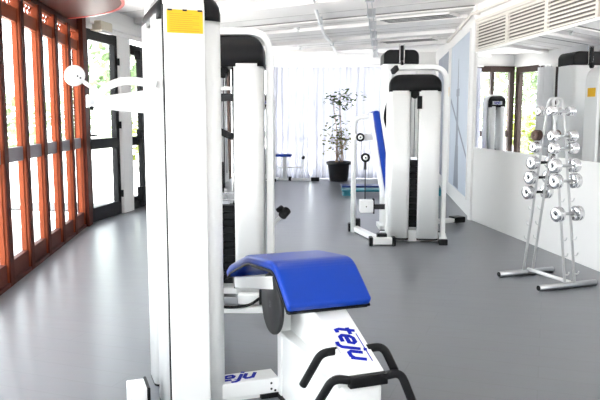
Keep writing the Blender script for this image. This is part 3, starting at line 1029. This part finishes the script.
MB().tube([w_(1.06, 8.1, 1.20), w_(1.08, 8.1, 1.0), w_(1.14, 8.06, .7)], .016, 10).build('press_arm', WHITE, t)
MB().beam(w_(.665, 8.42, .04), w_(.90, 7.50, .04), .075, .06).build('base_bar', WHITE, t, bevel=0.006)
MB().box(*[v for pr in zip(w_(.80, 7.38, .015), w_(1.03, 7.47, .085)) for v in pr]).build('front_foot', WHITE, t, bevel=0.006)
for x in (.785, 1.035):
    MB().box(*[v for pr in zip(w_(x - .02, 7.37, 0), w_(x + .02, 7.48, .095)) for v in pr]).build('foot_cap', BLACK, t, bevel=0.006)
MB().box(*[v for pr in zip(w_(.86, 7.46, .07), w_(.97, 7.56, .12)) for v in pr]).build('foot_pad', BLACK, t, bevel=0.006)
MB().box(*[v for pr in zip(w_(.60, 8.32, 0), w_(.64, 8.44, .10)) for v in pr]).build('foot_cap', BLACK, t, bevel=0.006)
MB().box(*[v for pr in zip(w_(.69, 8.34, 0.05), w_(.75, 8.42, .16)) for v in pr]).build('foot_stop', BLACK, t, bevel=0.006)
stk = MB().box(.3665, .3705, -.07, .05, 1.64, 1.74).build('label_plate', YELLOW, t, M=Matrix.Translation((-.018, 0, 0)) @ Matrix.Rotation(R(-9.5), 4, 'Z'))
stk['label'] = 'small yellow label on the side of the frame'

# ------------------------------------------------------------------ taller tower right behind it
t = thing('tall_cable_tower', 'tallest white cable tower, rising behind the central machine with chrome pulley clip', 'gym machine', (1.235, 8.60, 0), 0)
poly = []
for cx_, cy_, t0 in ((.15, .11, 0), (-.15, .11, 90), (-.15, -.11, 180), (.15, -.11, 270)):
    for k in range(6):
        th = R(t0 + 18 * k)
        poly.append((cx_ + .06 * math.cos(th), cy_ + .06 * math.sin(th)))
o = MB().prism(poly, .06, 2.09).build('column', WHITE, t)
poly = [(-.215, 2.055), (.215, 2.055)]
for k in range(7):
    th = R(15 * k)
    poly.append((.135 + .08 * math.cos(th), 2.145 + .08 * math.sin(th)))
for k in range(7):
    th = R(90 + 15 * k)
    poly.append((-.135 + .08 * math.cos(th), 2.145 + .08 * math.sin(th)))
MB().prism(poly, -.185, .185, axis='y').build('head_cover', BLACK, t, bevel=0.01)
MB().box(-.035, .035, -.215, -.185, 2.06, 2.29).build('pulley_clip', CHROME, t, bevel=0.006)
MB().box(-.02, .02, -.235, -.214, 2.09, 2.27).build('clip_strap', BLACK, t, bevel=0.004)
MB().lathe([(.02, -.012), (.04, -.012), (.035, 0), (.04, .012), (.02, .012)], 16, M=Matrix.Translation((0, -.235, 2.05)) @ Matrix.Rotation(R(90), 4, 'Y')).build('pulley', BLACK, t)
MB().box(-.24, .24, -.2, .2, 0, .06).build('base_plate', WHITE, t, bevel=0.008)
MB().beam((.15, .05, .05), (.86, .40, .05), .11, .05).build('foot_bar', WHITE, t, bevel=0.006)
MB().beam((.79, .365, .055), (.94, .44, .055), .15, .08).build('foot_cap', BLACK, t, bevel=0.01)

# ------------------------------------------------------------------ machine at the far left, mostly hidden
t = thing('rear_weight_tower', 'far white weight tower with blue seat pad by the far curtains, seen in the mirror', 'gym machine', (-.80, 15.30, 0), R(-6))
tower(t, W=0.50, H=1.93, bar=0.04, barw=0.18, gap=0.05, sh_out=0.20, depth=0.34, cov0=1.64, cov1=1.91, stack_top=.7)
MB().box(-.09, .15, -.180, -.162, 1.70, 1.78).build('name_plate', PLASTIC_L, t)
LM = frame_matrix((.03, -.1804, 1.74), (1, 0, 0), (0, 0, 1))
lettering('logo_lettering', .042, INK, t, LM)
MB().box(.27, .62, -.14, .14, .54, .60).build('seat_pad', BLUE, t, bevel=0.02)
MB().box(.42, .50, -.04, .04, .06, .54).build('seat_post', WHITE, t)
MB().beam((.30, 0, .035), (1.22, -.05, .035), .05, .05).build('base_bar', WHITE, t)
MB().box(.55, .61, -.06, .06, 0, .09).build('foot_cap', BLACK, t, bevel=0.006)
MB().box(1.06, 1.24, -.11, .01, 0, .085).build('foot_cap', BLACK, t, bevel=0.006)
MB().tube(fillet([(.30, 0, .3), (.86, 0, .3), (.88, 0, .5)], .05), .012, 8).build('leg_lever', WHITE, t)
MB().cyl((.88, -.08, .52), (.88, .08, .52), .035).build('foam_roller', RUBBER, t, bevel=0.008)

# ------------------------------------------------------------------ dumbbell rack
# local frame: x out towards the wall along the foot bars, y away from the camera along the wall
RK = (2.125, 5.75, 0)
RRZ = R(20)
t = thing('dumbbell_rack', 'tall white tubular A-frame dumbbell rack standing by the mirror wall', 'rack', RK, RRZ)
for s in (-1, 1):
    y = .262 * s
    MB().cyl((-.29, y, .026), (.29, y, .026), .026, 16).build('foot_bar', STEEL, t)
    for q in (-1, 1):
        MB().cyl((q * .29, y, .026), (q * .296, y, .026), .022, 14).build('end_cap', BLACK, t)
MB().cyl((.02, -.262, .05), (.02, .262, .05), .016).build('crossbar', WHITE, t)
def lad(s, z): return s * (.262 + (.028 - .262) * (z - .05) / 1.50)
for s in (-1, 1):
    ps = fillet([(-.03, lad(s, .05), .05), (-.03, lad(s, 1.565), 1.565), (.07, lad(s, 1.565), 1.565), (.07, lad(s, .05), .05)], .05, 8)
    MB().tube(ps, .0115, 10).build('ladder_frame', LGREY, t)
MB().tube([(.02 + .03 * math.cos(a_ * math.pi / 8), 0, 1.535 + .03 * math.sin(a_ * math.pi / 8)) for a_ in range(16)], .006, 6, closed=True, ref=(0, 1, 0)).build('joining_ring', WHITE, t)
ZL = [1.475, 1.272, 1.170, 1.035, .905, .775]
ZR = [1.475, 1.270, 1.170, 1.025, .900, .632]
EL = [.64, .50, .37]
ER = [.755, .44, .31, .16]
for s, zs in ((1, ZL + EL), (-1, ZR + ER)):
    for z in zs:
        for x in (-.03, .07):
            y0 = lad(s, z)
            MB().tube(fillet([(x, y0, z - .045), (x, y0 + s * .052, z - .038), (x, y0 + s * .06, z - .012)], .015, 4), .0055, 8).build('peg', LGREY, t)
def dumbbell(z, s, rad, hl, m, hm, label):
    y = lad(s, z) + s * .030
    M = Matrix.Translation(RK) @ Matrix.Rotation(RRZ, 4, 'Z')
    c = M @ Vector((.02, y, z - .018))
    d = thing('dumbbell', label, 'dumbbell', c, RRZ, 'dumbbells on the rack')
    MB().cyl((-.075, 0, 0), (.075, 0, 0), .0125, 14).build('handle', hm, d)
    for q in (-1, 1):
        Mx = Matrix.Translation((q * (.068 + hl / 2), 0, 0)) @ Matrix.Rotation(R(90) * q, 4, 'Y')
        o = MB().lathe([(rad * .5, -hl / 2), (rad * .93, -hl / 2), (rad, -hl / 2 + .005), (rad, -.004), (rad * .95, 0), (rad, .004), (rad, hl / 2 - .006), (rad * .92, hl / 2), (rad * .10, hl / 2), (rad * .09, hl / 2 - .002)], 28, M=Mx).build('weight_head', m, d)
        MB().lathe([(.002, hl / 2 - .006), (rad * .085, hl / 2 - .006), (rad * .08, hl / 2 + .001), (.002, hl / 2 + .001)], 12, M=Mx).build('end_bolt', BLACK, o)
ordn = ['topmost', 'second from the top', 'third from the top', 'fourth from the top', 'fifth from the top', 'lowest']
for i, z in enumerate(ZL):
    rad = [.040, .046, .048, .059, .060, .060][i]
    m = RUSTY if i == 1 else CHROME
    lab = 'dark brown worn dumbbell on the left ladder of the rack' if i == 1 else 'chrome dumbbell %s on the left ladder of the rack' % ordn[i]
    dumbbell(z, 1, rad, .058, m, DGREY if i > 2 else STEEL, lab)
for i, z in enumerate(ZR):
    rad = [.040, .047, .049, .059, .062, .062][i]
    lab = ('chrome dumbbell lowest on the rack, alone below the others' if i == 5 else 'chrome dumbbell %s on the right ladder of the rack' % ordn[i])
    dumbbell(z, -1, rad, .060, CHROME, STEEL, lab)

# ------------------------------------------------------------------ steps, plant
def step(x0, x1_, y0, y1, m, label):
    t = thing('aerobic_step', label, 'exercise step', ((x0 + x1_) / 2, (y0 + y1) / 2, 0), 0, 'aerobic steps')
    a, c = (x1_ - x0) / 2, (y1 - y0) / 2
    MB().box(-a, a, -c, c, .075, .115).build('platform', m, t, bevel=0.012)
    for s in (-1, 1):
        MB().prism([(s * (a - .02), 0), (s * (a - .17), 0), (s * (a - .14), .075), (s * (a - .04), .075)], -c + .02, c - .02, axis='y').build('riser', m, t)
step(.76, 1.66, 12.20, 12.58, TEAL, 'teal aerobic step left of the central machine, in front of the navy one')
step(.80, 1.70, 12.95, 13.33, NAVY, 'navy aerobic step behind the teal one near the plant')
step(1.86, 2.62, 12.20, 12.58, TEAL, 'teal aerobic step by the far right wall under the posters')

t = thing('potted_fig', 'tall sparse potted fig tree in black pot before the white curtains', 'plant', (0.862, 15.15, 0), 0)
MB().lathe([(.19, 0), (.205, .03), (.245, .37), (.275, .37), (.28, .44), (.255, .44), (.235, .38), (.23, .36)], 32).build('pot', POT, t)
MB().lathe([(.002, .35), (.232, .36), (.232, .385), (.002, .39)], 28).build('soil', SOIL, t)
b = MB()
tips = []
for k in range(7):
    a0 = k * .9
    lean = .05 + .06 * random.random()
    top_ = .85 + .2 * random.random() if k < 5 else 1.85
    ps = []
    for j in range(7):
        v = j / 6
        ps.append((.07 * math.cos(a0) * (1 - v) + lean * 1.6 * v * math.cos(a0 * 2.1) + .02 * math.sin(6 * v + k), .07 * math.sin(a0) * (1 - v) + lean * v * math.sin(a0 * 1.7), .36 + (top_ - .36) * v))
    b.tube(ps, [.016 * (1 - .6 * j / 6) for j in range(7)], 7)
    for j in (4, 5, 6):
        for r_ in range(2):
            th = random.random() * 6.28
            q = Vector(ps[j]) + Vector((.14 * math.cos(th), .10 * math.sin(th), .05 + .12 * random.random()))
            b.tube([ps[j], (Vector(ps[j]) + q) / 2 + Vector((0, 0, .03)), q], [.006, .004, .003], 5)
            tips.append(q)
b.build('stem', BARK, t)
lf = bmesh.new()
def leaf(bm, c, L_, w, d, tilt):
    c = Vector(c)
    d = Vector(d).normalized()
    s = d.cross(Vector((0, 0, 1)))
    if s.length < .05: s = Vector((1, 0, 0))
    s = (s.normalized() * math.cos(tilt) + Vector((0, 0, 1)) * math.sin(tilt)).normalized()
    n_ = s.cross(d)
    vs = [bm.verts.new(c), bm.verts.new(c + d * L_ * .4 + s * w / 2 + n_ * .006), bm.verts.new(c + d * L_), bm.verts.new(c + d * L_ * .4 - s * w / 2 + n_ * .006), bm.verts.new(c + d * L_ * .4 - n_ * .004)]
    for f in ((0, 1, 4), (1, 2, 4), (2, 3, 4), (3, 0, 4)):
        bm.faces.new([vs[i] for i in f])
def rdir(up=.0):
    a_ = random.random() * 6.283
    return Vector((math.cos(a_), math.sin(a_), random.uniform(-.7, .7) + up))
lg = bmesh.new()
for k in range(270):
    if k < 120:
        c = Vector((.0, 0, .93)) + Vector((random.gauss(0, .15), random.gauss(0, .12), random.gauss(0, .16)))
    elif k < 245:
        c = Vector((.07, 0, 1.83)) + Vector((random.gauss(0, .18), random.gauss(0, .13), random.gauss(0, .10)))
    else:
        c = Vector((-.05, 0, 1.36)) + Vector((random.gauss(0, .10), random.gauss(0, .08), random.gauss(0, .14)))
    if c.z < .62: c.z = .7
    leaf(lg if k < 90 else lf, c, random.uniform(.09, .14), random.uniform(.05, .075), rdir(-.2), random.uniform(-.8, .8))
for bm_, m_, nm_ in ((lf, LEAF, 'foliage'), (lg, LEAFP, 'young_foliage')):
    me = bpy.data.meshes.new(nm_)
    bm_.to_mesh(me)
    bm_.free()
    me.materials.append(m_)
    o = bpy.data.objects.new(nm_, me)
    COL.objects.link(o)
    o.parent = t
    if nm_ != 'foliage':
        o['label'] = 'yellow-green lower leaves'

# ------------------------------------------------------------------ emergency lamp over the left door
t = thing('emergency_light', 'small beige emergency light box above the left black door', 'emergency light', (xb(9.28) + .07, 9.28, 2.50), math.atan2(1, .1756))
MB().box(-.17, .17, -.10, 0.07, 0.04, .17).build('housing', BEIGE, t, bevel=0.02)
MB().box(-.15, .15, -.106, -.05, 0.015, .05).build('diffuser', WHITE, t, bevel=0.01)

# ------------------------------------------------------------------ outdoors
struct(MB().prism([(-40, -20), (40, -20), (40, 60), (-40, 60)], -.16, -.125).build('terrace', TERRACE), 'pale tiled terrace outside', 'ground')
def shrub(name, label, cat, loc, rx, rz_, n_, m, L_=.22, trunk=0.0, group='garden plants outside'):
    t = thing(name, label, cat, (loc[0], loc[1], -.125), 0, group)
    bm_ = bmesh.new()
    for k in range(n_):
        v = Vector((random.gauss(0, 1), random.gauss(0, 1), random.gauss(0, 1))).normalized() * (random.random() ** .4)
        c = Vector((v.x * rx, v.y * rx, trunk + rz_ * (1 + v.z)))
        leaf(bm_, c, L_ * random.uniform(.6, 1.2), L_ * .45, rdir(.1), random.uniform(-1, 1))
    me = bpy.data.meshes.new('foliage')
    bm_.to_mesh(me)
    bm_.free()
    me.materials.append(m)
    o = bpy.data.objects.new('foliage', me)
    COL.objects.link(o)
    o.parent = t
    MB().tube([(0, 0, 0), (.05, 0, trunk * .5 + .1), (0, 0, trunk + rz_)], [.08, .06, .04], 8).build('trunk', BARK, t)
shrub('shrub', 'pale green bush outside the left windows, nearest the camera', 'bush', (-9.3, 17.5), 1.3, .9, 330, LEAFD, .42)
shrub('shrub', 'leafy bush on the terrace seen through the third window bay', 'bush', (-11.0, 27.0), 1.6, 1.3, 300, LEAFD, .55)
shrub('shrub', 'yellow-green bush seen through the last wooden window bay', 'bush', (-10.5, 34.0), 2.0, 1.6, 300, LEAFD, .6)
shrub('garden_tree', 'small tree outside the black left door', 'tree', (-11.0, 40.5), 2.2, 1.8, 260, LEAFD, .7, trunk=2.0)
shrub('shrub', 'yellow-green bush outside, reflected in the mirror above the rack', 'bush', (-4.4, 20.6), 1.0, .85, 420, LEAFY, .34)
shrub('garden_tree', 'green tree outside, reflected high in the mirror', 'tree', (-6.4, 24.5), 1.6, 1.2, 260, LEAFG, .5, trunk=1.9)
# a slanted lounger outside the far left window, seen in the mirror
t = thing('sun_lounger', 'grey slanted sun lounger outside, reflected at the bottom of the mirror', 'sun lounger', (-2.9, 17.6, -.125), R(-25))
MB().box(-.3, .3, -.7, .35, .30, .36).build('seat', SHADEC, t, bevel=0.01)
MB().beam((0, .35, .33), (0, .95, .95), .6, .06, up=(0, -.7, .7)).build('backrest', SHADEC, t, bevel=0.01)
for x in (-.26, .26):
    for y in (-.6, .3):
        MB().box(x - .02, x + .02, y - .02, y + .02, 0, .30).build('leg', WHITE, t)
t = thing('terrace_shadow', 'dark grey sheet painted as a shadow on the terrace beyond the last wooden window', 'shadow', (-4.1, 11.6, -.125), R(-8))
MB().box(-.75, .75, -.5, .5, 0, .02).build('shadow_sheet', DGREY, t)  # dark sheet laid in as the shadow area on the terrace
